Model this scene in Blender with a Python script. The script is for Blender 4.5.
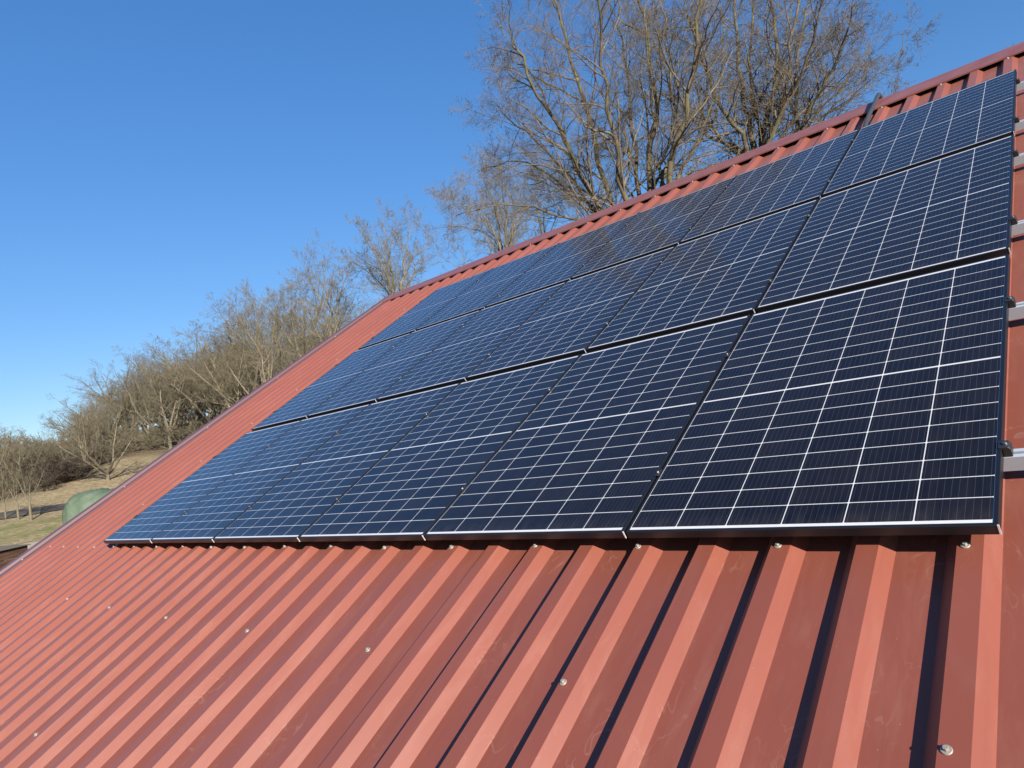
import bpy, math, random
import numpy as np
from mathutils import Matrix, Vector

for o in list(bpy.data.objects):
    bpy.data.objects.remove(o)
scene = bpy.context.scene
COL = scene.collection
PITCH = math.radians(30)
RX = Matrix.Rotation(PITCH, 4, 'X')          # roof space -> world
def roof(x, y, z):
    return RX @ Vector((x, y, z))

# ---------------------------------------------------------------- camera
FPX = 688.35
R0 = Vector((0.7286253, 0.50627316, -0.46129456))    # right (roof space)
R1 = Vector((-0.1580461, -0.53105177, -0.83246949))  # down
R2 = Vector((-0.66642825, 0.67946413, -0.30692326))  # forward
CAM_R = Vector((0.32320711, -1.62938291, 1.41087186))
cam_d = bpy.data.cameras.new('camera')
cam_d.sensor_width = 36.0
cam_d.lens = FPX / 1024 * 36.0
cam_d.clip_start = 0.05
cam_d.clip_end = 6000
cam = bpy.data.objects.new('camera', cam_d)
COL.objects.link(cam)
M = Matrix.Identity(4)
for i in range(3):
    M[i][0] = R0[i]; M[i][1] = -R1[i]; M[i][2] = -R2[i]; M[i][3] = CAM_R[i]
cam.matrix_world = RX @ M
scene.camera = cam
CAM = RX.to_3x3() @ CAM_R
WR0, WR1, WR2 = [RX.to_3x3() @ v for v in (R0, R1, R2)]
def ray(px, py):
    return ((px - 512) / FPX * WR0 + (py - 384) / FPX * WR1 + WR2)
def at_dist(px, py, d):                       # point on the sight line at horizontal distance d
    v = ray(float(px), float(py)); d = float(d); h = math.hypot(v.x, v.y)
    return CAM + v * (d / h)

# ---------------------------------------------------------------- world and sun
sun_dir = (RX.to_3x3() @ Vector((1.58, -0.34, 1.0))).normalized()
elev = math.asin(sun_dir.z)
world = bpy.data.worlds.new('World'); scene.world = world
world.use_nodes = True
wn = world.node_tree.nodes; wl = world.node_tree.links
bg = wn['Background']
sky = wn.new('ShaderNodeTexSky'); sky.sky_type = 'NISHITA'; sky.sun_disc = False
sky.sun_elevation = elev
sky.sun_rotation = math.atan2(sun_dir.x, sun_dir.y)
sky.altitude = 2000; sky.air_density = 1.5; sky.dust_density = 0.5; sky.ozone_density = 6.0
hsv = wn.new('ShaderNodeHueSaturation'); hsv.inputs['Saturation'].default_value = 1.38; hsv.inputs['Hue'].default_value = .514
gam = wn.new('ShaderNodeGamma'); gam.inputs['Gamma'].default_value = .65
wl.new(sky.outputs[0], gam.inputs['Color']); wl.new(gam.outputs[0], hsv.inputs['Color']); wl.new(hsv.outputs[0], bg.inputs[0])
bg.inputs[1].default_value = 0.112
sun_d = bpy.data.lights.new('sun', 'SUN'); sun_d.energy = 5.0; sun_d.angle = math.radians(0.5)
sun_d.color = (1.0, 0.92, 0.80)
sun = bpy.data.objects.new('sun', sun_d); COL.objects.link(sun)
sun.rotation_euler = sun_dir.to_track_quat('Z', 'Y').to_euler()
sun.location = (20, -20, 30)
vs = scene.view_settings
vs.view_transform = 'Standard'; vs.look = 'None'; vs.gamma = 1; vs.use_curve_mapping = False
vs.exposure = 1.3

# ---------------------------------------------------------------- materials
def mat(name, base=(.5, .5, .5), rough=.6, metal=0., spec=.5, coat=0.):
    m = bpy.data.materials.new(name); m.use_nodes = True
    b = m.node_tree.nodes['Principled BSDF']
    b.inputs['Base Color'].default_value = (*base, 1)
    b.inputs['Roughness'].default_value = rough
    b.inputs['Metallic'].default_value = metal
    b.inputs['Specular IOR Level'].default_value = spec
    b.inputs['Coat Weight'].default_value = coat
    return m
class NT:
    def __init__(s, m): s.t = m.node_tree; s.b = s.t.nodes['Principled BSDF']
    def n(s, typ, **kw):
        x = s.t.nodes.new(typ)
        for k, v in kw.items(): setattr(x, k, v)
        return x
    def l(s, a, b): s.t.links.new(a, b)
    def put(s, sock, v):
        if v is None: return
        if hasattr(v, 'is_linked') or isinstance(v, bpy.types.NodeSocket): s.l(v, sock)
        else: sock.default_value = v
    def math(s, op, a, b=None, c=None):
        x = s.n('ShaderNodeMath', operation=op)
        for i, v in enumerate((a, b, c)): s.put(x.inputs[i], v)
        return x.outputs[0]
    def mix(s, f, a, b):
        x = s.n('ShaderNodeMix', data_type='RGBA')
        s.put(x.inputs[0], f)
        s.put(x.inputs[6], a if not isinstance(a, tuple) else (*a, 1))
        s.put(x.inputs[7], b if not isinstance(b, tuple) else (*b, 1))
        return x.outputs[2]
    def noise(s, vec, scale, detail=3, rough=.5, dist=0.):
        x = s.n('ShaderNodeTexNoise'); s.put(x.inputs['Vector'], vec)
        x.inputs['Scale'].default_value = scale; x.inputs['Detail'].default_value = detail
        x.inputs['Roughness'].default_value = rough; x.inputs['Distortion'].default_value = dist
        return x.outputs[0]
    def ramp(s, v, lo, hi, a=0., b=1.):
        x = s.n('ShaderNodeMapRange'); s.put(x.inputs[0], v)
        x.inputs[1].default_value = lo; x.inputs[2].default_value = hi
        x.inputs[3].default_value = a; x.inputs[4].default_value = b
        return x.outputs[0]
    def bump(s, h, strength, dist=.01):
        x = s.n('ShaderNodeBump'); x.inputs['Strength'].default_value = strength
        x.inputs['Distance'].default_value = dist; s.l(h, x.inputs['Height'])
        s.l(x.outputs[0], s.b.inputs['Normal'])
    def map(s, src, scale):
        x = s.n('ShaderNodeMapping'); s.l(src, x.inputs[0]); x.inputs['Scale'].default_value = scale
        return x.outputs[0]

RIB = 0.2567; ZC = -.080; ZP = -.118         # crest and pan heights below the panel glass
def sheet_material():
    m = mat('oxide red coated steel', rough=.45, spec=.52); t = NT(m)
    pos = t.n('ShaderNodeTexCoord').outputs['Object']
    big = t.noise(pos, 1.3, 4, .6)
    col = t.mix(t.ramp(big, .3, .7), (.146, .0395, .0245), (.166, .0465, .0300))
    # dusty film and rain-washed smears along the slope
    sz = t.n('ShaderNodeSeparateXYZ'); t.l(pos, sz.inputs[0])
    pan = t.ramp(t.math('LESS_THAN', sz.outputs[2], ZP + .003), 0, 1, .25, 1.)
    film = t.ramp(t.noise(t.map(pos, (5, 1.1, 5)), 2.2, 6, .65, .6), .50, .74)
    col = t.mix(t.math('MULTIPLY', t.math('MULTIPLY', film, pan), .15), col, (.25, .14, .115))
    # thin swirly scuffs
    w = t.n('ShaderNodeTexNoise'); t.l(t.map(pos, (1, .55, 1)), w.inputs['Vector'])
    w.inputs['Scale'].default_value = 7; w.inputs['Detail'].default_value = 2; w.inputs['Distortion'].default_value = 2.4
    line = t.math('SUBTRACT', 1., t.ramp(t.math('ABSOLUTE', t.math('SUBTRACT', w.outputs[0], .5)), 0, .016))
    gate = t.ramp(t.noise(pos, 3.1, 2), .52, .66)
    sc = t.math('MULTIPLY', t.math('MULTIPLY', t.math('MULTIPLY', line, gate), pan), .20)
    col = t.mix(sc, col, (.34, .25, .21))
    drip = t.ramp(t.noise(t.map(pos, (9, .35, 9)), 3.5, 5, .6), .55, .72)
    col = t.mix(t.math('MULTIPLY', drip, .16), col, (.085, .030, .024))
    # small specks
    v = t.n('ShaderNodeTexVoronoi'); v.inputs['Scale'].default_value = 38; t.l(pos, v.inputs['Vector'])
    sp = t.math('LESS_THAN', v.outputs['Distance'], .045)
    keep = t.math('GREATER_THAN', t.noise(pos, 23, 1), .56)
    col = t.mix(t.math('MULTIPLY', t.math('MULTIPLY', sp, keep), .45), col, (.36, .29, .25))
    t.l(col, t.b.inputs['Base Color'])
    t.l(t.ramp(film, 0, 1, .43, .58), t.b.inputs['Roughness'])
    t.b.inputs['Sheen Weight'].default_value = .06; t.b.inputs['Sheen Roughness'].default_value = .45; t.b.inputs['Sheen Tint'].default_value = (1, .72, .66, 1)
    t.bump(t.noise(t.map(pos, (1, .25, 1)), 4, 2), .14, .008)
    return m
def trim_material():
    m = mat('oxide red folded trim', rough=.45); t = NT(m)
    pos = t.n('ShaderNodeTexCoord').outputs['Object']
    c = t.mix(t.ramp(t.noise(pos, 6, 4), .35, .7), (.150, .050, .042), (.175, .070, .064))
    t.l(c, t.b.inputs['Base Color']); t.b.inputs['Coat Weight'].default_value = .05
    return m

PW, PL, GX, GY, LIP = 1.134, 1.722, 0.0115, 0.0596, 0.011
def cell_material():
    # x,y of the laminate in metres from its centre, read from the UV map
    m = mat('monocrystalline laminate', rough=.12, spec=.42); t = NT(m)
    uv = t.n('ShaderNodeUVMap'); uv.uv_map = 'metres'
    sep = t.n('ShaderNodeSeparateXYZ'); t.l(uv.outputs[0], sep.inputs[0])
    x, y = sep.outputs[0], sep.outputs[1]
    px, py = .1852, .0927
    ax = t.math('ABSOLUTE', x)
    # columns: distance to the nearest white joint at multiples of px (centre of the panel is a joint)
    fx = t.math('PINGPONG', x, px / 2)            # distance to nearest multiple of px
    ay = t.math('SUBTRACT', t.math('ABSOLUTE', y), .0030)   # measured from edge of centre strip
    fy = t.math('PINGPONG', ay, py / 2)
    white_col = t.math('LESS_THAN', fx, .0015)
    white_row = t.math('LESS_THAN', fy, .0015)
    centre = t.math('LESS_THAN', ay, .0009)
    bx = t.math('GREATER_THAN', ax, px * 3 - .0006)
    by = t.math('GREATER_THAN', ay, py * 9 - .001)
    dia = t.math('LESS_THAN', t.math('ADD', fx, fy), .0058)
    wh = t.math('MAXIMUM', t.math('MAXIMUM', t.math('MAXIMUM', white_col, white_row), t.math('MAXIMUM', centre, bx)), t.math('MAXIMUM', by, dia))
    # busbars, ten to a cell, and fine fingers
    fb = t.math('PINGPONG', t.math('SUBTRACT', x, px / 20), px / 20)
    bus = t.math('MULTIPLY', t.math('LESS_THAN', fb, .00045), .2)
    # each cell a slightly different blue
    cx = t.math('FLOOR', t.math('DIVIDE', x, px)); cy = t.math('FLOOR', t.math('DIVIDE', y, py))
    oi = t.n('ShaderNodeObjectInfo')
    cmb = t.n('ShaderNodeCombineXYZ'); t.l(cx, cmb.inputs[0]); t.l(cy, cmb.inputs[1]); t.l(oi.outputs['Random'], cmb.inputs[2])
    wnz = t.n('ShaderNodeTexWhiteNoise', noise_dimensions='3D'); t.l(cmb.outputs[0], wnz.inputs['Vector'])
    cell = t.mix(wnz.outputs[0], (.0040, .0038, .0062), (.0066, .0058, .0078))
    c = t.mix(bus, cell, (.16, .165, .19))
    c = t.mix(wh, c, (.46, .47, .49))
    pos = t.n('ShaderNodeTexCoord').outputs['Object']
    dust = t.noise(pos, 3.0, 5, .6)
    low = t.ramp(y, -PL / 2, -PL / 2 + .09, 1., 0.)
    film = t.math('MULTIPLY', t.math('ADD', t.math('MULTIPLY', low, .10), .022), t.ramp(t.noise(t.map(pos, (4, 1, 1)), 6, 5, .65), .35, .7))
    c = t.mix(film, c, (.20, .17, .14))
    t.l(c, t.b.inputs['Base Color'])
    t.l(t.ramp(dust, .3, .7, .07, .14), t.b.inputs['Roughness'])
    return m
def bark_material(name, a, b, lichen, amt, vary=0.):
    m = mat(name, rough=.95, spec=0.); t = NT(m)
    pos = t.n('ShaderNodeTexCoord').outputs['Object']
    c = t.mix(t.ramp(t.noise(pos, 2.2, 5, .6), .3, .7), a, b)
    c = t.mix(t.math('MULTIPLY', t.ramp(t.noise(pos, .9, 4, .6), .48, .62), amt), c, lichen)
    if vary:                                  # every tree has its own bark tone
        oi = t.n('ShaderNodeObjectInfo')
        c = t.mix(t.math('MULTIPLY', oi.outputs['Random'], vary), c, (.060, .052, .044))
    t.l(c, t.b.inputs['Base Color'])
    return m
MAT = {}
MAT['sheet'] = sheet_material()
MAT['trim'] = trim_material()
MAT['cell'] = cell_material()
MAT['verge'] = mat('red verge trim with sky tint', (.088, .042, .046), .5)  # violet grey of the sky's reflection is painted into this base colour
MAT['frame'] = mat('black anodised frame', (.006, .006, .008), .38, 0, .5)
MAT['corner'] = mat('bare cut aluminium', (.62, .62, .63), .5, .5)
def alu():
    m = mat('mill finish aluminium', (.36, .40, .46), .45, .25); t = NT(m)  # base colour slightly blue, to carry the sky reflected in the metal
    pos = t.n('ShaderNodeTexCoord').outputs['Object']
    t.l(t.ramp(t.noise(t.map(pos, (.6, 30, 30)), 6, 3), .3, .7, .34, .55), t.b.inputs['Roughness'])
    return m
MAT['alu'] = alu()
MAT['clamp'] = mat('black clamp', (.014, .014, .016), .45)
MAT['steel'] = mat('stainless bolt', (.42, .41, .39), .35, 1.0)
MAT['washer'] = mat('zinc screw washer', (.27, .25, .22), .5, .4)
MAT['rubber'] = mat('black rubber', (.02, .02, .02), .7)
MAT['conduit'] = mat('grey conduit', (.03, .03, .033), .45)
MAT['void'] = mat('dark timber under the roof', (.05, .04, .03), .9)
MAT['plank'] = None

# ---------------------------------------------------------------- mesh helpers
class MB:
    def __init__(s): s.v = []; s.f = []
    def add(s, vs_, fs_):
        o = len(s.v); s.v += [tuple(v) for v in vs_]; s.f += [tuple(i + o for i in f) for f in fs_]
        return s
    def box(s, x0, x1, y0, y1, z0, z1):
        return s.add([(x0, y0, z0), (x1, y0, z0), (x1, y1, z0), (x0, y1, z0), (x0, y0, z1), (x1, y0, z1), (x1, y1, z1), (x0, y1, z1)],
                     [(0, 3, 2, 1), (4, 5, 6, 7), (0, 1, 5, 4), (1, 2, 6, 5), (2, 3, 7, 6), (3, 0, 4, 7)])
    def prism_y(s, prof, y0, y1, close=True):    # profile (x,z) swept along y
        n = len(prof)
        vs_ = [(x, y0, z) for x, z in prof] + [(x, y1, z) for x, z in prof]
        fs_ = [(i, (i + 1) % n, n + (i + 1) % n, n + i) for i in range(n if close else n - 1)]
        if close: fs_ += [tuple(range(n))[::-1], tuple(range(n, 2 * n))]
        return s.add(vs_, fs_)
    def prism_x(s, prof, x0, x1, close=True):    # profile (y,z) swept along x
        n = len(prof)
        vs_ = [(x0, y, z) for y, z in prof] + [(x1, y, z) for y, z in prof]
        fs_ = [(n + i, n + (i + 1) % n, (i + 1) % n, i) for i in range(n if close else n - 1)]
        if close: fs_ += [tuple(range(n)), tuple(range(n, 2 * n))[::-1]]
        return s.add(vs_, fs_)
    def cyl(s, c, r0, r1, z0, z1, n=12):
        vs_ = [(c[0] + r0 * math.cos(2 * math.pi * i / n), c[1] + r0 * math.sin(2 * math.pi * i / n), z0) for i in range(n)]
        vs_ += [(c[0] + r1 * math.cos(2 * math.pi * i / n), c[1] + r1 * math.sin(2 * math.pi * i / n), z1) for i in range(n)]
        return s.add(vs_, [(i, (i + 1) % n, n + (i + 1) % n, n + i) for i in range(n)] + [tuple(range(n))[::-1], tuple(range(n, 2 * n))])
    def build(s, name, m, parent=None, smooth=False, bevel=0):
        me = bpy.data.meshes.new(name); me.from_pydata(s.v, [], s.f); me.update()
        if smooth:
            me.polygons.foreach_set('use_smooth', [True] * len(me.polygons))
        if m: me.materials.append(m)
        o = bpy.data.objects.new(name, me); COL.objects.link(o)
        if parent: o.parent = parent
        if bevel:
            b = o.modifiers.new('bevel', 'BEVEL'); b.width = bevel; b.segments = 2; b.limit_method = 'ANGLE'
        return o
def tag(o, label=None, cat=None, group=None, kind=None):
    if label: o['label'] = label
    if cat: o['category'] = cat
    if group: o['group'] = group
    if kind: o['kind'] = kind
    return o
def empty(name, mw=None):
    o = bpy.data.objects.new(name, None); COL.objects.link(o); o.empty_display_size = .2
    if mw is not None: o.matrix_world = mw
    return o
def copy_tree(o, parent=None):
    c = o.copy(); COL.objects.link(c)
    if parent: c.parent = parent
    for ch in list(o.children): copy_tree(ch, c)
    return c
def tube_path(pts, r, n=10):
    mb = MB(); pts = [Vector(p) for p in pts]; rings = []
    for i, p in enumerate(pts):
        d = (pts[min(i + 1, len(pts) - 1)] - pts[max(i - 1, 0)]).normalized()
        a = d.cross(Vector((0.31, .2, .93)) if abs(d.z) < .9 else Vector((1, 0, 0))).normalized(); b = d.cross(a)
        rings.append([p + (a * math.cos(2 * math.pi * k / n) + b * math.sin(2 * math.pi * k / n)) * r for k in range(n)])
    fs_ = []
    for i in range(len(pts) - 1):
        fs_ += [(i * n + k, i * n + (k + 1) % n, (i + 1) * n + (k + 1) % n, (i + 1) * n + k) for k in range(n)]
    fs_ += [tuple(range(n))[::-1], tuple(range((len(pts) - 1) * n, len(pts) * n))]
    return mb.add([v for r_ in rings for v in r_], fs_)

# ---------------------------------------------------------------- terrain
ZG = -4.6                                    # yard level relative to the camera
PROF = [(0, ZG), (28, -3.9), (40, -2.5), (50, -1.45), (57, -.75), (62, -.1), (66, .75), (75, 2.1), (90, 4.0), (120, 7.6), (160, 11.5), (250, 16), (600, 24), (4000, 40)]
PD = [p[0] for p in PROF]; PZ = [p[1] for p in PROF]
AZ0 = math.atan2(ray(60, 500).y, ray(60, 500).x)
def ground_z(x, y):
    dx, dy = x - CAM.x, y - CAM.y; d = math.hypot(dx, dy)
    a = (math.atan2(dy, dx) - AZ0 + math.pi) % (2 * math.pi) - math.pi
    w = max(0., min(1., (2.4 - abs(a)) / 1.0)); w = w * w * (3 - 2 * w)
    z = float(np.interp(d, PD, PZ))
    # the slope climbs a little more to the right
    z += max(-.25, min(.35, -a)) * 4.5 * max(0., min(1., (d - 62) / 25)) * (1 if d < 300 else 300 / d)
    z += .25 * math.sin(x * .11 + 1) * math.sin(y * .13) * max(0, min(1, (d - 25) / 30))
    return CAM.z + ZG + w * (z - ZG)
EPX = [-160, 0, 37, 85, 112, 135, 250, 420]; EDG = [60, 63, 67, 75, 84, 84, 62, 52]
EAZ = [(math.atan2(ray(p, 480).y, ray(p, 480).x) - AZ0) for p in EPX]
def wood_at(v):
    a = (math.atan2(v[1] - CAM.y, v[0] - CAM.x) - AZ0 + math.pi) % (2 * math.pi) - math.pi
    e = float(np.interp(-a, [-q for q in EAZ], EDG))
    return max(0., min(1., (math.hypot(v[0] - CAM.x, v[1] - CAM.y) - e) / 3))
def build_ground():
    radii = [0.5, 6, 12, 18, 24, 28] + list(np.arange(30, 110, 1.5)) + list(np.geomspace(112, 4000, 34))
    na = 240; vs_ = []; fs_ = []
    for r in radii:
        for k in range(na):
            a = 2 * math.pi * k / na; x = CAM.x + r * math.cos(a); y = CAM.y + r * math.sin(a)
            vs_.append((x, y, ground_z(x, y)))
    for i in range(len(radii) - 1):
        for k in range(na):
            fs_.append((i * na + k, (i + 1) * na + k, (i + 1) * na + (k + 1) % na, i * na + (k + 1) % na))
    fs_.append(tuple(range(na)))
    m = mat('winter meadow', rough=.95, spec=.15); t = NT(m)
    pos = t.n('ShaderNodeTexCoord').outputs['Object']
    a = t.mix(t.ramp(t.noise(pos, .35, 6, .65), .35, .65), (.235, .185, .105), (.32, .26, .16))
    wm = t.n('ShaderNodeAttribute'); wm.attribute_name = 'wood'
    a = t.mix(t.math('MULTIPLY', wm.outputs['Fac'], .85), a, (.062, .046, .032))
    a = t.mix(t.ramp(t.noise(pos, 2.4, 4, .7), .42, .62), a, (.165, .125, .070))
    # green strip of fresh grass near the yard
    gm = t.n('ShaderNodeAttribute'); gm.attribute_name = 'fresh'
    g = t.math('MULTIPLY', gm.outputs['Fac'], t.ramp(t.noise(pos, .5, 5, .7), .36, .56))
    a = t.mix(g, a, (.12, .135, .038))
    t.l(a, t.b.inputs['Base Color'])
    t.bump(t.noise(pos, 3.5, 5, .7), .8, .15)
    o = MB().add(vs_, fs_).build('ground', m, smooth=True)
    at = o.data.attributes.new('fresh', 'FLOAT', 'POINT')
    vals = []
    for v in vs_:
        d = math.hypot(v[0] - CAM.x, v[1] - CAM.y)
        vals.append(max(0, 1 - abs(d - 50.5) / 5.5) if d < 70 else 0)
    at.data.foreach_set('value', [float(q) for q in vals])
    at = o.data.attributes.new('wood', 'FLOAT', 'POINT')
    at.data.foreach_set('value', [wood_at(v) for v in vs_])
    tag(o, kind='structure')
build_ground()
def ring_strip(name, d0, d1, a0, a1, dz, m, wob=0.):
    n = 60; vs_ = []; fs_ = []
    for k in range(n + 1):
        a = AZ0 + a0 + (a1 - a0) * k / n
        for d in (d0, (d0 + d1) / 2, d1):
            dd = d + wob * math.sin(k * .5) + wob * .6 * math.sin(k * 1.3 + d)
            x = CAM.x + dd * math.cos(a); y = CAM.y + dd * math.sin(a)
            vs_.append((x, y, ground_z(x, y) + dz))
    for k in range(n):
        for j in (0, 1):
            i = k * 3 + j; fs_.append((i, i + 1, i + 4, i + 3))
    return tag(MB().add(vs_, fs_).build(name, m, smooth=True), kind='structure')
mt = mat('worn asphalt lane', rough=.9, spec=.2); t_ = NT(mt)
p_ = t_.n('ShaderNodeTexCoord').outputs['Object']
t_.l(t_.mix(t_.ramp(t_.noise(p_, .6, 5, .7), .4, .6), (.045, .041, .038), (.085, .072, .056)), t_.b.inputs['Base Color'])
ring_strip('lane', 57.0, 60.5, -.6, .45, .05, mt, .3)
mt = mat('pale gravel yard', rough=.95, spec=.1); t_ = NT(mt)
p_ = t_.n('ShaderNodeTexCoord').outputs['Object']
t_.l(t_.mix(t_.ramp(t_.noise(p_, 2, 5, .7), .35, .65), (.23, .20, .155), (.30, .27, .22)), t_.b.inputs['Base Color'])
ring_strip('gravel_path', 31.0, 45.0, -.7, .06, .06, mt, .4)

# ---------------------------------------------------------------- barn
RIB = 0.2567; ZC = -.080; ZP = -.118         # crest and pan heights below the panel glass
RX0 = -0.0795                                # centre of the crest nearest to the array's right end
CW, FW = .031, .0335                         # half crest width, flank run
YE, YR = -2.45, 6.60                         # eave and ridge along the slope
XL, XRT = -9.30, 5.9
RIDGE = roof(0, YR, ZC)
barn = empty('barn', Matrix.Translation((-1.7, RIDGE.y, CAM.z + ZG)))
tag(barn, 'barn with a ribbed oxide red steel roof carrying rows of solar panels', 'barn')
def rib_profile(x0, x1):
    pr = [(x0, ZP)]
    k = math.ceil((x0 + CW + FW - RX0) / RIB)
    while RX0 + k * RIB + CW + FW < x1:
        c = RX0 + k * RIB
        pr += [(c - CW - FW, ZP), (c - CW, ZC), (c + CW, ZC), (c + CW + FW, ZP)]
        k += 1
    pr.append((x1, ZP)); return pr
def part(mb, name, m, mw, **kw):             # roof-space mesh parented to the barn
    o = mb.build(name, m, **kw); o.parent = barn
    o.matrix_parent_inverse = barn.matrix_world.inverted() ; o.matrix_basis = mw
    return o
bpy.context.view_layer.update()
pr = rib_profile(XL + .16, XRT)
nseg = 6; ys = [YE + (YR - .02 - YE) * i / nseg for i in range(nseg + 1)]
mb = MB(); n = len(pr)
mb.add([(x, y, z) for y in ys for x, z in pr], [(j * n + i, j * n + i + 1, (j + 1) * n + i + 1, (j + 1) * n + i) for j in range(nseg) for i in range(n - 1)])
front = part(mb, 'roof_sheeting', MAT['sheet'], RX, bevel=.0035)
sol = front.modifiers.new('thickness', 'SOLIDIFY'); sol.thickness = .0012; sol.offset = -1
front.modifiers.move(1, 0)
# rear slope mirrored about the ridge line
MIR = Matrix.Translation((0, 2 * RIDGE.y, 0)) @ Matrix.Scale(-1, 4, Vector((0, 1, 0))) @ RX
mb2 = MB().add([tuple(MIR @ Vector(v)) for v in mb.v], [f[::-1] for f in mb.f])
part(mb2, 'roof_sheeting', MAT['sheet'], Matrix.Identity(4))
# ridge cap: folded sheet with a turned-down lip, over both slopes
def rp(y, z): q = roof(0, y, z); return (q.y, q.z)
y0 = 6.255
f_ = [rp(y0 - .002, ZC + .0015), rp(y0, ZC + .014), rp(y0 + .018, ZC + .017), rp(y0 + .15, ZC + .019), rp(YR, ZC + .022)]
b_ = [(2 * RIDGE.y - y, z) for y, z in f_[:-1]][::-1]
segs = MB()
outer = f_ + b_
L0 = XL - .03
for i in range(8):
    a_ = L0 + (XRT - L0) * i / 8; c_ = L0 + (XRT - L0) * (i + 1) / 8 + (.06 if i < 7 else 0)
    dz = .0022 * (i % 2)
    segs.prism_x([(y, z + dz) for y, z in outer], a_, c_, close=False)
rc = part(segs, 'ridge_cap', MAT['trim'], Matrix.Identity(4))
s_ = rc.modifiers.new('thickness', 'SOLIDIFY'); s_.thickness = .0015; s_.offset = 0
# verge trim on the left gable: flat pan, upstand, rounded outer roll
vp = [(XL + .165, ZP + .004), (XL + .165, ZC + .004), (XL + .06, ZC + .004), (XL + .045, ZC + .030), (XL - .075, ZC + .034), (XL - .08, ZC - .20)]
vt = part(MB().prism_y(vp, YE - .02, YR - .015, close=False), 'verge_trim', MAT['verge'], RX)
s_ = vt.modifiers.new('thickness', 'SOLIDIFY'); s_.thickness = .0015; s_.offset = 0
# walls, gable and eave gutter
mw_ = mat('weathered larch cladding', rough=.85); t_ = NT(mw_)
p_ = t_.n('ShaderNodeTexCoord').outputs['Object']
t_.l(t_.mix(t_.ramp(t_.noise(t_.map(p_, (9, 9, .7)), 2, 4), .3, .7), (.08, .055, .034), (.15, .105, .065)), t_.b.inputs['Base Color'])
zb = CAM.z + ZG - .3
ev = roof(0, YE + .35, ZP - .02); rv = roof(0, YR, ZP - .06)
gy = [(ev.y, zb), (ev.y, ev.z - .03), (rv.y, rv.z - .03), (2 * rv.y - ev.y, ev.z - .03), (2 * rv.y - ev.y, zb)]
part(MB().prism_x(gy, XL + .3, XL + .5), 'gable_wall', mw_, Matrix.Identity(4))
part(MB().prism_x(gy, XRT - .5, XRT - .3), 'gable_wall', mw_, Matrix.Identity(4))
part(MB().box(XL + .5, XRT - .5, ev.y, ev.y + .2, zb, ev.z - .05), 'wall', mw_, Matrix.Identity(4))
part(MB().box(XL + .5, XRT - .5, 2 * rv.y - ev.y - .2, 2 * rv.y - ev.y, zb, ev.z - .05), 'wall', mw_, Matrix.Identity(4))
ge = roof(0, YE, ZP)
gp = [(ge.y + .02 + .07 * math.cos(a) - .05, ge.z - .05 + .07 * math.sin(a)) for a in np.linspace(math.pi, 2 * math.pi, 10)]
gt = part(MB().prism_x(gp, XL, XRT, close=False), 'gutter', MAT['trim'], Matrix.Identity(4))
s_ = gt.modifiers.new('thickness', 'SOLIDIFY'); s_.thickness = .002
# purlins carry the sheets
pm = MB()
for y in (-2.2, -1.42, -.58, .03, 1.3, 2.6, 3.9, 5.2, 6.2): pm.box(XL + .5, XRT - .5, y - .03, y + .03, ZP - .125, ZP - .005)
part(pm, 'purlins', MAT['void'], RX)
# roof screws: painted-over washer, rubber seal and hex head
sm = MB(); sm.cyl((0, 0), .0125, .0112, .0005, .0032, 18); sm.cyl((0, 0), .0066, .0062, .0032, .0100, 6)
rng = random.Random(5)
scr_mesh = None
def screw(x, y, z=ZC):
    global scr_mesh
    mwx = RX @ Matrix.Translation((x + rng.uniform(-.004, .004), y + rng.uniform(-.008, .008), z)) @ Matrix.Rotation(rng.uniform(0, 1), 4, 'Z')
    if scr_mesh is None:
        o = sm.build('roof_screw', MAT['washer'], bevel=.0006); scr_mesh = o
    else:
        o = scr_mesh.copy(); COL.objects.link(o)
    o.parent = barn; o.matrix_parent_inverse = barn.matrix_world.inverted(); o.matrix_basis = mwx
for k in range(0, 18): screw(RX0 - .012 - 2 * k * RIB, .010)
for k in range(0, 7): screw(RX0 - .012 - 4 * k * RIB, -.603)
for k in range(3, 8): screw(RX0 - .012 - 4 * k * RIB, -1.42)
for k in range(0, 12): screw(RX0 - .006 - 2 * k * RIB, 6.246)
for j, y in enumerate((-.2, 1.1, 2.4, 3.7, 5.0)):
    screw(XL + .10, y, ZC + .004)
for y in (.75, 1.5, 2.25, 3.0, 3.75, 4.5, 5.25): screw(RX0 - 29 * RIB - .01, y - .1)

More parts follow.
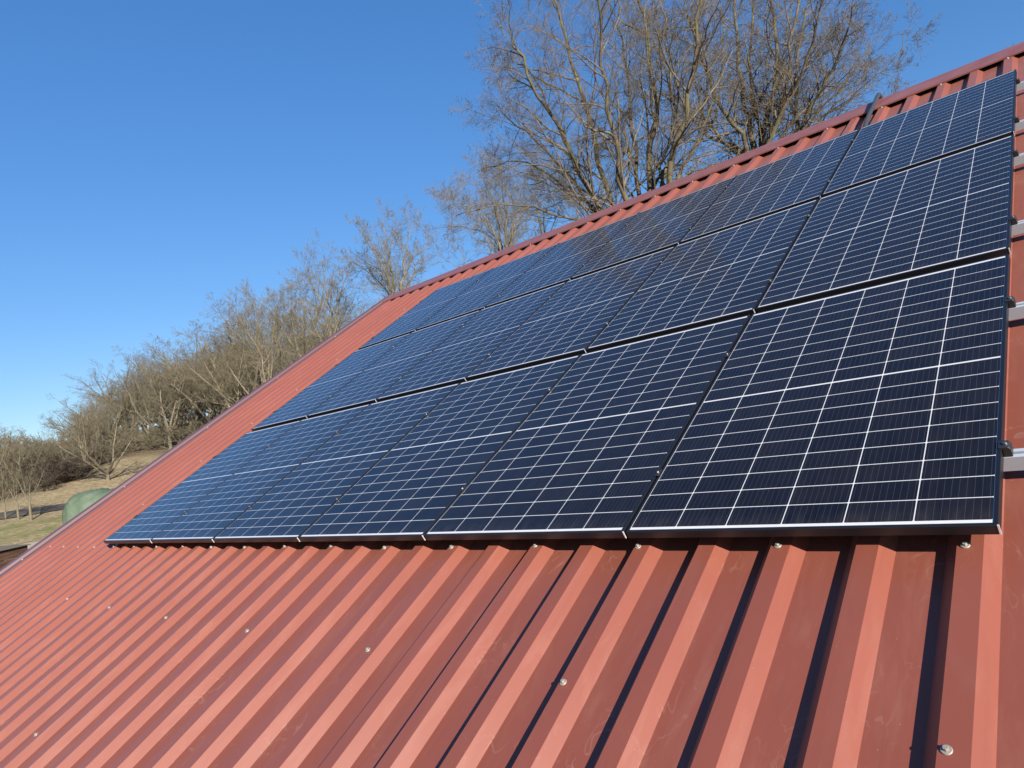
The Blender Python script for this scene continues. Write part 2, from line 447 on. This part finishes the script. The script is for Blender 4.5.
# ---------------------------------------------------------------- solar panels
FH = .030
def make_panel():
    e = empty('solar_panel')
    # frame: four L-profiles mitred into one ring (outer wall, top lip, inner wall, bottom flange)
    prof = [(0, -FH), (0, -.0012), (.0012, 0), (LIP, 0), (LIP, -.006), (.003, -.006), (.003, -FH + .002), (.024, -FH + .002), (.024, -FH)]
    n = len(prof); vs_ = []; fs_ = []
    for sx, sy in ((1, -1), (1, 1), (-1, 1), (-1, -1)):
        for u, z in prof: vs_.append((sx * (PW / 2 - u), sy * (PL / 2 - u), z))
    for c in range(4):
        d = (c + 1) % 4
        for i in range(n):
            j = (i + 1) % n; fs_.append((c * n + i, d * n + i, d * n + j, c * n + j))
    fr = MB().add(vs_, fs_).build('frame', MAT['frame'], e)
    # bare cut ends showing at the lower corners of the frame
    for sx in (1,):
        x = sx * (PW / 2 + .0004)
        k = MB()
        k.box(x - .0030, x + .0012, -PL / 2 - .0014, -PL / 2 + .0030, -FH, .0004)
        k.build('corner_edge', MAT['corner'], fr)
    hx, hy = PW / 2 - LIP + .003, PL / 2 - LIP + .003
    lam = MB().add([(-hx, -hy, -.0015), (hx, -hy, -.0015), (hx, hy, -.0015), (-hx, hy, -.0015), (-hx, -hy, -.0058), (hx, -hy, -.0058), (hx, hy, -.0058), (-hx, hy, -.0058)],
                   [(0, 1, 2, 3), (7, 6, 5, 4)]).build('laminate', MAT['cell'], e)
    uv = lam.data.uv_layers.new(name='metres')
    for li, lp in enumerate(lam.data.loops):
        co = lam.data.vertices[lp.vertex_index].co; uv.data[li].uv = (co.x, co.y)
    jb = MB().box(-.04, .04, -.03, .03, -.022, -.006).build('junction_box', MAT['clamp'], e)
    return e
proto = make_panel()
ORD = ['first', 'second', 'third', 'fourth', 'fifth', 'sixth']
ROWN = ['bottom', 'middle', 'top']
first = True
prng = random.Random(3)
for r in range(3):
    for c in range(6):
        e = proto if first else copy_tree(proto); first = False
        x = -c * (PW + GX) - PW / 2; y = r * (PL + GY) + PL / 2
        e.matrix_world = RX @ Matrix.Translation((x, y, prng.uniform(-.0006, .0006))) @ Matrix.Rotation(prng.uniform(-.0007, .0007), 4, 'X') @ Matrix.Rotation(prng.uniform(-.0007, .0007), 4, 'Y')
        where = {0: 'rightmost and nearest the free rail ends', 5: 'leftmost, beside the bare red roof'}.get(c, ORD[c] + ' from the right end')
        tag(e, 'black framed solar panel in the %s row, %s' % (ROWN[r], where), 'solar panel', 'solar panels on the barn roof')

# ---------------------------------------------------------------- rails and clamps
RAILS = [.345, 1.285, 2.13, 3.16, 3.86, 4.915]
def clamp_mesh(kind):
    e = empty('%s_clamp' % kind)
    return e
RZ1 = -FH - .0005; RZ0 = ZC + .001
rl = -5 * (PW + GX) - PW - .07
for i, y in enumerate(RAILS):
    rail = MB(); h = RZ1
    w = .020
    rail.prism_x([(y - w, RZ0), (y + w, RZ0), (y + w, h), (y + .006, h), (y + .006, h - .012), (y - .006, h - .012), (y - .006, h), (y - w, h)], rl, 1.6)
    row = ROWN[i // 2]; ud = 'lower' if i % 2 == 0 else 'upper'
    base = empty('mounting_rail', RX)
    tag(base, 'bare aluminium rail under the %s panel row, its %s rail, sticking out to the right' % (row, ud), 'rail', 'aluminium rails under the panels')
    rail.build('rail_profile', MAT['alu'], base)
    # end clamp at the right end
    k = MB(); k.prism_y([(.001, RZ1 + .001), (.001, -.004), (-.008, .0012), (-.008, .0042), (.016, .0042), (.022, -.003), (.023, RZ1 + .001)][::-1], y - .018, y + .018)
    ec = k.build('end_clamp', MAT['clamp'], base, bevel=.0015)
    b = MB(); b.cyl((.009, y), .0066, .0066, .0044, .0085, 14); b.cyl((.009, y), .0046, .0046, .0085, .0105, 6)
    b.build('bolt', MAT['steel'], ec)
    k = MB(); xl = -5 * (PW + GX) - PW
    k.prism_y([(xl - .001, RZ1 + .001), (xl - .001, -.004), (xl + .008, .0012), (xl + .008, .0042), (xl - .020, .0042), (xl - .032, RZ1 + .001)], y - .018, y + .018)
    ec = k.build('end_clamp', MAT['clamp'], base)
    for c in range(1, 6):
        xm = -c * (PW + GX) + GX / 2
        k = MB(); k.box(xm - GX / 2 - .006, xm + GX / 2 + .006, y - .020, y + .020, .0012, .0042)
        mc = k.build('mid_clamp', MAT['clamp'], base, bevel=.001)
        b = MB(); b.cyl((xm, y), .0065, .0065, .0044, .0085, 12); b.cyl((xm, y), .0042, .0040, .0085, .0105, 6)
        b.build('bolt', MAT['steel'], mc)
# ---------------------------------------------------------------- conduit over the ridge
xc = -PW - GX / 2 - .02
pts = [(xc + .02, 5.05, -.066), (xc + .02, 5.25, -.066), (xc + .015, 5.45, -.058), (xc + .005, 5.7, -.042), (xc, 5.95, -.03), (xc, 6.15, -.025), (xc, 6.3, -.018), (xc, 6.42, -.012), (xc, 6.52, -.008), (xc, 6.60, -.014)]
wp = [roof(*p) for p in pts]
top = wp[-1]
wp += [Vector((top.x, top.y + .06, top.z - .035)), Vector((top.x, top.y + .16, top.z - .10)), Vector((top.x, top.y + .45, top.z - .26))]
sm_pts = []
for i in range(len(wp) - 1):
    for k in range(4):
        t = k / 4; p0, p1, p2, p3 = wp[max(i - 1, 0)], wp[i], wp[i + 1], wp[min(i + 2, len(wp) - 1)]
        sm_pts.append(.5 * ((2 * p1) + (p2 - p0) * t + (2 * p0 - 5 * p1 + 4 * p2 - p3) * t * t + (3 * p1 - p0 - 3 * p2 + p3) * t ** 3))
sm_pts.append(wp[-1])
cd = tube_path(sm_pts, .021, 12).build('cable_conduit', MAT['conduit'], smooth=True)
tag(cd, 'dark grey cable conduit bent over the red ridge cap above the second top row panel', 'conduit')

# ---------------------------------------------------------------- bare trees
class Tubes:
    """collects polylines with radii; meshes are made in numpy batches"""
    def __init__(s): s.g = {}
    def add(s, pts, rad, sides): s.g.setdefault((len(pts), sides), []).append((pts, rad))
    def mesh(s, name, m):
        V = []; F = []; off = 0
        for (n, k), items in s.g.items():
            P = np.array([i[0] for i in items], float); Rr = np.array([i[1] for i in items], float)
            D = np.empty_like(P); D[:, 1:-1] = P[:, 2:] - P[:, :-2]; D[:, 0] = P[:, 1] - P[:, 0]; D[:, -1] = P[:, -1] - P[:, -2]
            D /= np.linalg.norm(D, axis=2, keepdims=True) + 1e-9
            ref = np.where(np.abs(D[:, :1, 2:3]) > .85, np.array([1., .1, 0]), np.array([.1, .2, 1.]))
            A = np.cross(D, ref); A /= np.linalg.norm(A, axis=2, keepdims=True) + 1e-9
            B = np.cross(D, A)
            ang = 2 * np.pi * np.arange(k) / k
            ring = P[:, :, None, :] + Rr[:, :, None, None] * (A[:, :, None, :] * np.cos(ang)[None, None, :, None] + B[:, :, None, :] * np.sin(ang)[None, None, :, None])
            N = len(items); V.append(ring.reshape(-1, 3))
            idx = off + np.arange(N * n * k).reshape(N, n, k)
            nx = np.roll(idx, -1, axis=2)
            F.append(np.stack([idx[:, :-1], nx[:, :-1], nx[:, 1:], idx[:, 1:]], -1).reshape(-1, 4))
            off += N * n * k
        V = np.concatenate(V); F = np.concatenate(F)
        me = bpy.data.meshes.new(name)
        me.vertices.add(len(V)); me.vertices.foreach_set('co', V.ravel())
        me.loops.add(F.size); me.loops.foreach_set('vertex_index', F.ravel().astype(np.int32))
        me.polygons.add(len(F)); me.polygons.foreach_set('loop_start', np.arange(0, F.size, 4, dtype=np.int32))
        me.polygons.foreach_set('use_smooth', np.ones(len(F), dtype=bool))
        me.update(calc_edges=True); me.materials.append(m)
        return me
def unit(v):
    l = math.sqrt(v[0] ** 2 + v[1] ** 2 + v[2] ** 2) + 1e-9; return (v[0] / l, v[1] / l, v[2] / l)
class Grower:
    """spec per level: (segments, children, t_min, angle lo, hi, length ratio, wiggle, tropism, sides)"""
    def __init__(s, seed, specs, rmin, split=2):
        s.r = random.Random(seed); s.sp = specs; s.rmin = rmin
        s.trunk = Tubes(); s.crown = Tubes(); s.split = split
    def side(s, d, ang):
        r = s.r; a = unit((d[1] + .01, -d[0] + .3 * d[2], .02 - .3 * d[1]))
        b = unit((d[1] * a[2] - d[2] * a[1], d[2] * a[0] - d[0] * a[2], d[0] * a[1] - d[1] * a[0]))
        a = unit((b[1] * d[2] - b[2] * d[1], b[2] * d[0] - b[0] * d[2], b[0] * d[1] - b[1] * d[0]))
        ph = r.uniform(0, 2 * math.pi); c, q = math.cos(ang), math.sin(ang); cp, sp = math.cos(ph) * q, math.sin(ph) * q
        return unit((d[0] * c + a[0] * cp + b[0] * sp, d[1] * c + a[1] * cp + b[1] * sp, d[2] * c + a[2] * cp + b[2] * sp))
    def path(s, pts, rads, level):
        """a hand-laid limb; spawns its children along it"""
        (s.trunk if level < s.split else s.crown).add(pts, rads, s.sp[level][8])
        L = sum(math.dist(pts[i], pts[i + 1]) for i in range(len(pts) - 1))
        s.spawn(pts, rads, L, level)
    def branch(s, pos, d, L, r0, level):
        sp = s.sp[level]; n = sp[0]; r = s.r; pts = [pos]; st = L / n; rads = [r0]
        r1 = max(s.rmin * .6, r0 * (.28 if level < len(s.sp) - 1 else .45))
        w = sp[6]; tr = sp[7]
        for i in range(n):
            d = unit((d[0] + r.gauss(0, w), d[1] + r.gauss(0, w), d[2] + r.gauss(0, w) + tr))
            pos = (pos[0] + d[0] * st, pos[1] + d[1] * st, pos[2] + d[2] * st)
            pts.append(pos); rads.append(r0 + (r1 - r0) * (i + 1) / n)
        (s.trunk if level < s.split else s.crown).add(pts, rads, sp[8])
        s.spawn(pts, rads, L, level)
    def spawn(s, pts, rads, L, level):
        if level + 1 >= len(s.sp): return
        sp = s.sp[level]; r = s.r; n = len(pts) - 1; cnt = sp[1]
        for k in range(cnt):
            t = sp[2] + (1 - sp[2]) * (k + r.random()) / cnt
            if k == cnt - 1: t = 1.
            f = min(t * n, n - 1e-6); i = int(f); u = f - i
            a, b = pts[i], pts[i + 1]
            p = (a[0] + (b[0] - a[0]) * u, a[1] + (b[1] - a[1]) * u, a[2] + (b[2] - a[2]) * u)
            rr = rads[i] + (rads[i + 1] - rads[i]) * u
            d = unit((b[0] - a[0], b[1] - a[1], b[2] - a[2]))
            ang = math.radians(r.uniform(sp[3], sp[4])) * (.35 if t == 1. else 1)
            ln = L * sp[5] * (1.15 - .65 * t) * r.uniform(.65, 1.25)
            s.branch(p, s.side(d, ang), ln, max(s.rmin, rr * r.uniform(.38, .62)), level + 1)
    def make(s, label, cat, bark, twig, group=None, name='bare_tree'):
        e = empty(name)
        for q, nm, m in ((s.trunk, 'trunk', bark), (s.crown, 'crown', twig)):
            o = bpy.data.objects.new(nm, q.mesh(nm, m)); COL.objects.link(o); o.parent = e
        tag(e, label, cat, group); return e

MAT['bark'] = bark_material('lichened bark', (.052, .042, .032), (.135, .112, .082), (.125, .120, .050), .6)
MAT['twig'] = bark_material('winter twigs', (.088, .073, .055), (.168, .142, .110), (.11, .10, .052), .2)
MAT['bark_far'] = bark_material('pale hedge bark', (.085, .072, .052), (.18, .158, .118), (.13, .125, .062), .5, .3)
MAT['twig_far'] = bark_material('hillside twigs', (.095, .080, .054), (.185, .160, .114), (.105, .100, .055), .4, .35)

MAT['twig_mid'] = bark_material('grey olive twigs', (.105, .090, .066), (.185, .160, .122), (.12, .115, .06), .35)

def wpts(pix, d0, d1=None):
    """smooth limb through sight-line points whose distance runs from d0 to d1"""
    d1 = d0 if d1 is None else d1; n = len(pix)
    P = [np.array(tuple(at_dist(x, y, float(d0 + (d1 - d0) * i / (n - 1))))) for i, (x, y) in enumerate(pix)]
    out = []
    for i in range(n - 1):
        p0, p1, p2, p3 = P[max(i - 1, 0)], P[i], P[i + 1], P[min(i + 2, n - 1)]
        for k in range(4):
            t = k / 4
            out.append(.5 * (2 * p1 + (p2 - p0) * t + (2 * p0 - 5 * p1 + 4 * p2 - p3) * t * t + (3 * p1 - p0 - 3 * p2 + p3) * t ** 3))
    out.append(P[-1]); return [tuple(map(float, q)) for q in out]
def big_tree(seed, basepx, dist, limbs, label, trunk_r=.34, far=False):
    specs = [(8, 0, .3, 20, 40, .5, .05, .05, 10),
             (12, 18, .18, 30, 64, .285, .06, .05, 7),
             (8, 8, .15, 30, 62, .47, .14, .025, 5),
             (6, 6, .15, 28, 60, .52, .17, .02, 4),
             (4, 3, .1, 20, 50, .80, .16, .02, 3),
             (3, 0, .2, 25, 50, .5, .20, .02, 3)]
    if far:
        specs = specs[:2] + [(7, 7, .15, 26, 56, .48, .10, .035, 5), (5, 6, .15, 26, 56, .54, .13, .03, 4), (4, 3, .1, 20, 48, .8, .14, .02, 3), specs[5]]
        specs[1] = (12, 15, .16, 24, 54, .34, .06, .05, 7)
    g = Grower(seed, specs, .0046 if far else .0036, 2)
    fork = at_dist(*basepx, dist)
    gz = ground_z(fork.x, fork.y)
    rn = random.Random(seed)
    n = 8
    pts = [(fork.x + .12 * math.sin(i), fork.y + .1 * math.cos(i * 1.3), gz - .2 + (fork.z - gz + .2) * i / n) for i in range(n + 1)]
    g.trunk.add(pts, [trunk_r * (1.25 if i == 0 else 1.05 - .03 * i) for i in range(n + 1)], 12)
    for pix, r0, dd in limbs:
        p = wpts([basepx] + pix, dist, dist + dd)
        p = [(q[0] + rn.gauss(0, .05) * (j > 0), q[1] + rn.gauss(0, .05) * (j > 0), q[2] + rn.gauss(0, .03) * (j > 0)) for j, q in enumerate(p)]
        m = len(p); rads = [max(.012, .78 * r0 * (1 - .86 * (i / (m - 1)) ** .8)) for i in range(m)]
        g.path(p, rads, 1)
    return g.make(label, 'tree', MAT['bark_far' if far else 'bark'], MAT['twig_mid' if far else 'twig'], 'bare trees behind the ridge' if far else 'tall bare trees behind the ridge')
big_tree(11, (655, 330), 21, [
    ([(600, 215), (560, 130), (520, 60), (508, 15)], .15, -1.5),
    ([(615, 215), (585, 110), (560, 20), (548, -25)], .16, 1.5),
    ([(625, 205), (608, 110), (600, 20), (594, -30)], .15, -2.5),
    ([(650, 195), (655, 100), (640, 0), (636, -35)], .19, 1.5),
    ([(668, 185), (690, 95), (700, 0), (703, -30)], .16, -2),
    ([(610, 225), (560, 185), (520, 160), (480, 172)], .10, 2.5),
    ([(600, 235), (545, 212), (500, 205), (455, 215)], .08, -1),
    ([(600, 220), (545, 150), (510, 120), (492, 100)], .10, 3),
    ([(640, 200), (632, 110), (622, 40), (612, -20)], .13, 3),
    ([(662, 192), (676, 130), (668, 60), (660, -10)], .12, 0),
    ([(672, 190), (712, 120), (724, 60), (722, 10)], .11, 3),
    ([(608, 225), (575, 160), (540, 90), (522, 50)], .10, 0),
    ], 'tall bare tree with limbs fanning left, behind the middle of the ridge', .42)
big_tree(23, (752, 220), 23, [
    ([(755, 150), (742, 85), (735, 10), (732, -28)], .17, 1),
    ([(748, 150), (715, 95), (690, 20), (684, -25)], .14, -2),
    ([(762, 145), (775, 75), (772, 0), (775, -30)], .16, 2),
    ([(765, 148), (795, 90), (815, 30), (828, -20)], .13, -2),
    ([(745, 155), (700, 130), (668, 80), (655, 20)], .11, 2.5),
    ([(760, 150), (750, 60), (755, -10), (757, -32)], .13, 3.5),
    ([(742, 160), (705, 120), (695, 60), (698, 0)], .11, 0),
    ([(768, 150), (790, 60), (798, 0), (802, -25)], .12, 0),
    ([(770, 150), (815, 100), (838, 60), (846, 30)], .09, 1),
    ], 'tall bare tree with upright stems, right of the one fanning left', .36)
big_tree(37, (800, 190), 24, [
    ([(797, 125), (797, 65), (806, 10), (815, -25)], .12, 1),
    ([(803, 125), (828, 80), (845, 35), (852, 5)], .11, -2),
    ([(806, 135), (850, 100), (885, 70), (906, 38)], .07, 1.5),
    ([(805, 130), (835, 95), (862, 60), (872, 38)], .08, 3),
    ([(800, 130), (780, 80), (790, 20), (795, -30)], .09, 3),
    ], 'slender bare tree at the right end of the tall trees, one long branch reaching right', .24)

# prototypes for the smaller trees on the slope, about 10 m high, each with its own habit
def small_tree(seed, stems, spread, dens, th=1.0):
    specs = [(8, 10, .22, 30, 62, .42, .08, .03, 7),
             (6, 7, .18, 28, 60, .46, .13, .03, 4),
             (5, dens, .18, 26, 58, .56, .16, .02, 3),
             (4, 3, .1, 20, 48, .85, .14, .02, 3),
             (2, 0, .2, 25, 50, .5, .18, .02, 3)]
    g = Grower(seed, specs, .0050, 1); r = g.r
    g.trunk.add([(0, 0, -.4), (0.02, 0, th * .5), (0.05, .03, th + .1)], [.24, .19, .17] if th < 2 else [.36, .30, .30], 8)
    for k in range(stems):
        a = 2 * math.pi * (k + r.random() * .6) / stems; s_ = math.radians(r.uniform(spread * .4, spread))
        d = (math.sin(s_) * math.cos(a), math.sin(s_) * math.sin(a), math.cos(s_))
        g.branch((.05, .03, th), d, r.uniform(7.4, 9.2) * math.cos(s_ * .7), r.uniform(.09, .14), 0)
    return g
protos = []
for i, (stems, spread, dens, th) in enumerate(((4, 38, 5, 1.2), (5, 46, 5, 1.), (3, 30, 6, 1.4), (6, 52, 5, .8), (5, 42, 5, 1.6), (4, 34, 6, 3.6), (4, 17, 6, 1.6), (3, 22, 6, 2.0))):
    g = small_tree(100 + i, stems, spread, dens, th)
    e = g.make('x', 'tree', MAT['bark_far'], MAT['twig_far'])
    hz = max(v.co.z for ch in e.children for v in ch.data.vertices)
    protos.append((e, hz))
used_proto = [False] * len(protos)
trng = random.Random(77)
def plant(px, top_y, d, k, label, group=None, wide=1.0, name='bare_tree', category='tree'):
    q = at_dist(px, top_y, d); gz = ground_z(q.x, q.y)
    e0, hz = protos[k]
    e = e0 if not used_proto[k] else copy_tree(e0)
    used_proto[k] = True
    s = max(.15, (q.z - gz) / hz)
    e.location = (q.x, q.y, gz); e.scale = (s * wide, s * wide, s); e.rotation_euler = (0, 0, trng.uniform(0, 6.28))
    e.name = name
    for key in ('label', 'category', 'group'):
        if key in e: del e[key]
    tag(e, label, category, group); return e
# the ones that stand out, right to left
plant(545, 170, 46, 7, 'thin bare tree rising through the left side of the tall fanning tree, behind the ridge')
plant(448, 222, 58, 7, 'faint bare tree in the gap between the roof corner tree and the fine twigged tree')
plant(355, 272, 52, 7, 'low bare tree just left of the roof corner, behind the verge')
plant(985, 40, 30, 2, 'bare tree of which only top twigs show over the ridge at far right', wide=.8)
plant(100, 404, 69, 3, 'wide spreading bare tree at the foot of the grassy slope above the green tarpaulin', wide=1.35)
plant(25, 456, 54, 5, 'pale slim tree by the lane, the rightmost of three at left', wide=.9)
plant(13, 460, 55.5, 5, 'pale slim tree by the lane, the middle one of three at left', wide=.8)
plant(1, 466, 57, 5, 'thin pale tree by the lane, the leftmost of three at left edge', wide=.7)
big_tree(51, (396, 345), 38, [
    ([(393, 296), (380, 262), (360, 230)], .13, -1), ([(396, 294), (388, 255), (384, 222)], .12, 1.5),
    ([(402, 294), (406, 255), (409, 224)], .12, -1), ([(404, 296), (416, 266), (427, 242)], .10, 1),
    ([(392, 300), (372, 275), (352, 262)], .09, 2)],
    'bare tree with spreading stems rising behind the upper left corner of the roof', .26, True)
big_tree(63, (508, 310), 40, [
    ([(498, 244), (480, 212), (456, 205)], .12, -1), ([(501, 240), (492, 200), (480, 172)], .12, 1.5),
    ([(505, 240), (504, 198), (502, 160)], .13, -1), ([(510, 238), (520, 200), (529, 170)], .12, 1),
    ([(500, 248), (470, 228), (440, 228)], .08, 2), ([(512, 236), (532, 205), (548, 188)], .09, -1)],
    'fine twigged bare tree left of the tall fanning tree, behind the ridge', .28, True)
big_tree(75, (334, 392), 44, [
    ([(330, 330), (318, 296), (303, 268)], .12, -1), ([(332, 326), (326, 292), (322, 262)], .12, 1.5),
    ([(336, 324), (340, 296), (347, 272)], .11, -1), ([(328, 336), (308, 312), (288, 296)], .09, 1)],
    'tall thin bare tree left of the one at the roof corner, above the verge', .24, True)
big_tree(87, (270, 430), 47, [
    ([(264, 368), (250, 335), (234, 310)], .11, -1), ([(267, 364), (260, 330), (254, 300)], .12, 1.5),
    ([(271, 362), (274, 328), (280, 300)], .11, -1)],
    'bare tree with three upright stems left of the tall thin one, above the verge', .24, True)
# the wood along the slope
XS = [-160, -60, 0, 30, 45, 62, 100, 150, 200, 240, 300, 345, 400, 460]
TS = [400, 412, 415, 420, 428, 402, 376, 342, 326, 300, 276, 292, 290, 290]
G1 = 'bare trees of the wood on the slope'
for i in range(58):
    px = -110 + 500 * (i + trng.random()) / 58
    d = np.interp(px, EPX, EDG) * trng.uniform(1.02, 1.45)
    ty = np.interp(px, XS, TS) + trng.uniform(-6, 20)
    plant(px, ty, d, trng.choice((0, 1, 2, 4, 6, 6, 7, 7)), 'bare tree among the dense wood climbing the slope behind the roof verge', G1, wide=trng.uniform(.9, 1.3))
for i in range(56):
    px = -90 + 330 * (i + trng.random()) / 56
    d = np.interp(px, EPX, EDG) * trng.uniform(1.45, 2.0)
    ty = np.interp(px, XS, TS) + trng.uniform(12, 40)
    plant(px, ty, d, trng.randrange(5), 'bare tree among the dense wood climbing the slope behind the roof verge', G1, wide=trng.uniform(1.2, 1.8))

# shrubs at the wood's edge
def shrub_proto(seed):
    specs = [(4, 7, .15, 20, 55, .5, .14, .06, 4), (3, 7, .1, 20, 60, .55, .18, .04, 3), (3, 5, .1, 20, 60, .5, .2, .03, 3), (2, 0, .1, 20, 60, .5, .2, .02, 3)]
    g = Grower(seed, specs, .010, 1); r = g.r
    for k in range(11):
        a = r.uniform(0, 6.28); s_ = math.radians(r.uniform(5, 62)); q = r.uniform(0, .6)
        g.branch((q * math.cos(a), q * math.sin(a), -.1), (math.sin(s_) * math.cos(a), math.sin(s_) * math.sin(a), math.cos(s_)), r.uniform(1.3, 2.3), .022, 0)
    return g
MAT['bramble'] = bark_material('dark bramble stems', (.045, .035, .031), (.08, .062, .055), (.07, .062, .034), .3)
sh = []
for i in range(4):
    mm = MAT['bramble'] if i < 2 else MAT['twig_far']
    e = shrub_proto(300 + i).make('x', 'shrub', mm, mm, name='shrub')
    hz = max(v.co.z for ch in e.children for v in ch.data.vertices); sh.append([e, hz, False])
def shrub(px, d, s_, which, label, group):
    q0 = ray(px, 480); a = math.atan2(q0.y, q0.x)
    x = CAM.x + d * math.cos(a); y = CAM.y + d * math.sin(a)
    q = sh[which]; e = q[0] if not q[2] else copy_tree(q[0]); q[2] = True
    e.location = (x, y, ground_z(x, y)); e.scale = (s_ * 1.4, s_ * 1.4, s_)
    e.rotation_euler = (0, 0, trng.uniform(0, 6.28))
    tag(e, label, 'shrub', group)
for i in range(16):
    px = 36 + 56 * (i + trng.random()) / 16
    shrub(px, float(np.interp(px, EPX, EDG)) * trng.uniform(1.01, 1.12), trng.uniform(.7, 1.2), trng.randrange(2), 'dark leafless shrub in the thicket at the top edge of the grassy slope', 'dark shrubs at the edge of the wood')
for i in range(40):
    px = -90 + 330 * (i + trng.random()) / 40
    shrub(px, float(np.interp(px, EPX, EDG)) * trng.uniform(1.12, 1.5), trng.uniform(1.0, 1.9), 2 + trng.randrange(2), 'tan leafless shrub growing under the bare trees of the wood', 'undergrowth of the wood')

# ---------------------------------------------------------------- tarpaulin and timber shed
def tarp():
    c = at_dist(113, 512, 50); gz = ground_z(c.x, c.y)
    nx, ny = 40, 28; vs_ = []; fs_ = []
    Lh, W2, H = 2.3, 1.6, 1.7
    rn = random.Random(9)
    for i in range(nx + 1):
        u = i / nx * 2 - 1
        e = 1 - max(0, abs(u) - .80) / .20 * .16
        for j in range(ny + 1):
            a = math.pi * j / ny
            q = .05 * math.sin(i * .9 + j * .5) * math.sin(j * .7) + .025 * math.sin(i * 2.3 - j * 1.7)
            cy_, cz_ = math.cos(a), math.sin(a)
            pw = .75
            x = u * Lh; y = (W2 + q) * math.copysign(abs(cy_) ** pw, cy_) * e; z = (H + q) * abs(cz_) ** pw * e + .10 * math.sin(u * 4)
            vs_.append((x, y, z - .05))
    n = ny + 1
    for i in range(nx):
        for j in range(ny): fs_.append((i * n + j, (i + 1) * n + j, (i + 1) * n + j + 1, i * n + j + 1))
    fs_.append(tuple(range(n))); fs_.append(tuple(nx * n + j for j in range(n))[::-1])
    m = mat('sun bleached green tarpaulin', rough=.75, spec=.25); t = NT(m)
    p = t.n('ShaderNodeTexCoord').outputs['Object']
    t.l(t.mix(t.ramp(t.noise(p, 1.1, 5, .65), .38, .66), (.055, .082, .053), (.085, .112, .080)), t.b.inputs['Base Color'])
    t.bump(t.noise(p, 1.6, 4, .6), .35, .08)
    o = MB().add(vs_, fs_).build('tarpaulin_shelter', m, smooth=True)
    o.location = (c.x, c.y, gz); o.rotation_euler = (0, 0, AZ0 + math.radians(62))
    tag(o, 'pale green tarpaulin shelter with rounded top, standing on the meadow beyond the verge', 'shelter')
tarp()
def shed():
    a = at_dist(27.5, 544.5, 17.0); b = at_dist(-60, 550.5, 15.5)
    e = empty('timber_shed', Matrix.Translation((a.x, a.y, CAM.z + ZG)))
    tag(e, 'dark brown timber shed roof edge at the lower left, below the verge', 'shed')
    ux = Vector((b.x - a.x, b.y - a.y, 0)).normalized(); uy = Vector((-ux.y, ux.x, 0))
    if uy.dot(Vector((CAM.x - a.x, CAM.y - a.y, 0))) > 0: uy = -uy
    zt = a.z - (CAM.z + ZG)
    mr = Matrix(((ux.x, uy.x, 0, 0), (ux.y, uy.y, 0, 0), (0, 0, 1, 0), (0, 0, 0, 1)))
    m = mat('dark stained boards', rough=.7); t = NT(m)
    p = t.n('ShaderNodeTexCoord').outputs['Object']
    t.l(t.mix(t.ramp(t.noise(t.map(p, (.8, 8, 8)), 3, 4), .35, .65), (.055, .026, .014), (.11, .055, .030)), t.b.inputs['Base Color'])
    m2 = mat('roofing felt', (.10, .08, .055), .9)
    m3 = mat('grey cement boards', (.06, .057, .05), .9)
    def pt(mb, n, mm):
        o = mb.build(n, mm, e, bevel=.008); o.matrix_local = mr
    pt(MB().box(0, 6, 0, .035, zt - .20, zt - .012), 'fascia_board', m)
    pt(MB().box(.05, 6, -.03, .03, zt - .34, zt - .205), 'lower_fascia', m)
    pt(MB().prism_x([(-.05, zt - .012), (-.05, zt), (3.2, zt + .25), (3.2, zt + .238)], -.03, 6.1), 'roof', m2)
    pt(MB().box(.25, 5.8, .3, 3, -.2, zt - .03), 'wall', m3)
shed()

scene.render.engine = 'CYCLES'
scene.cycles.sample_clamp_indirect = 4
scene.cycles.max_bounces = 6
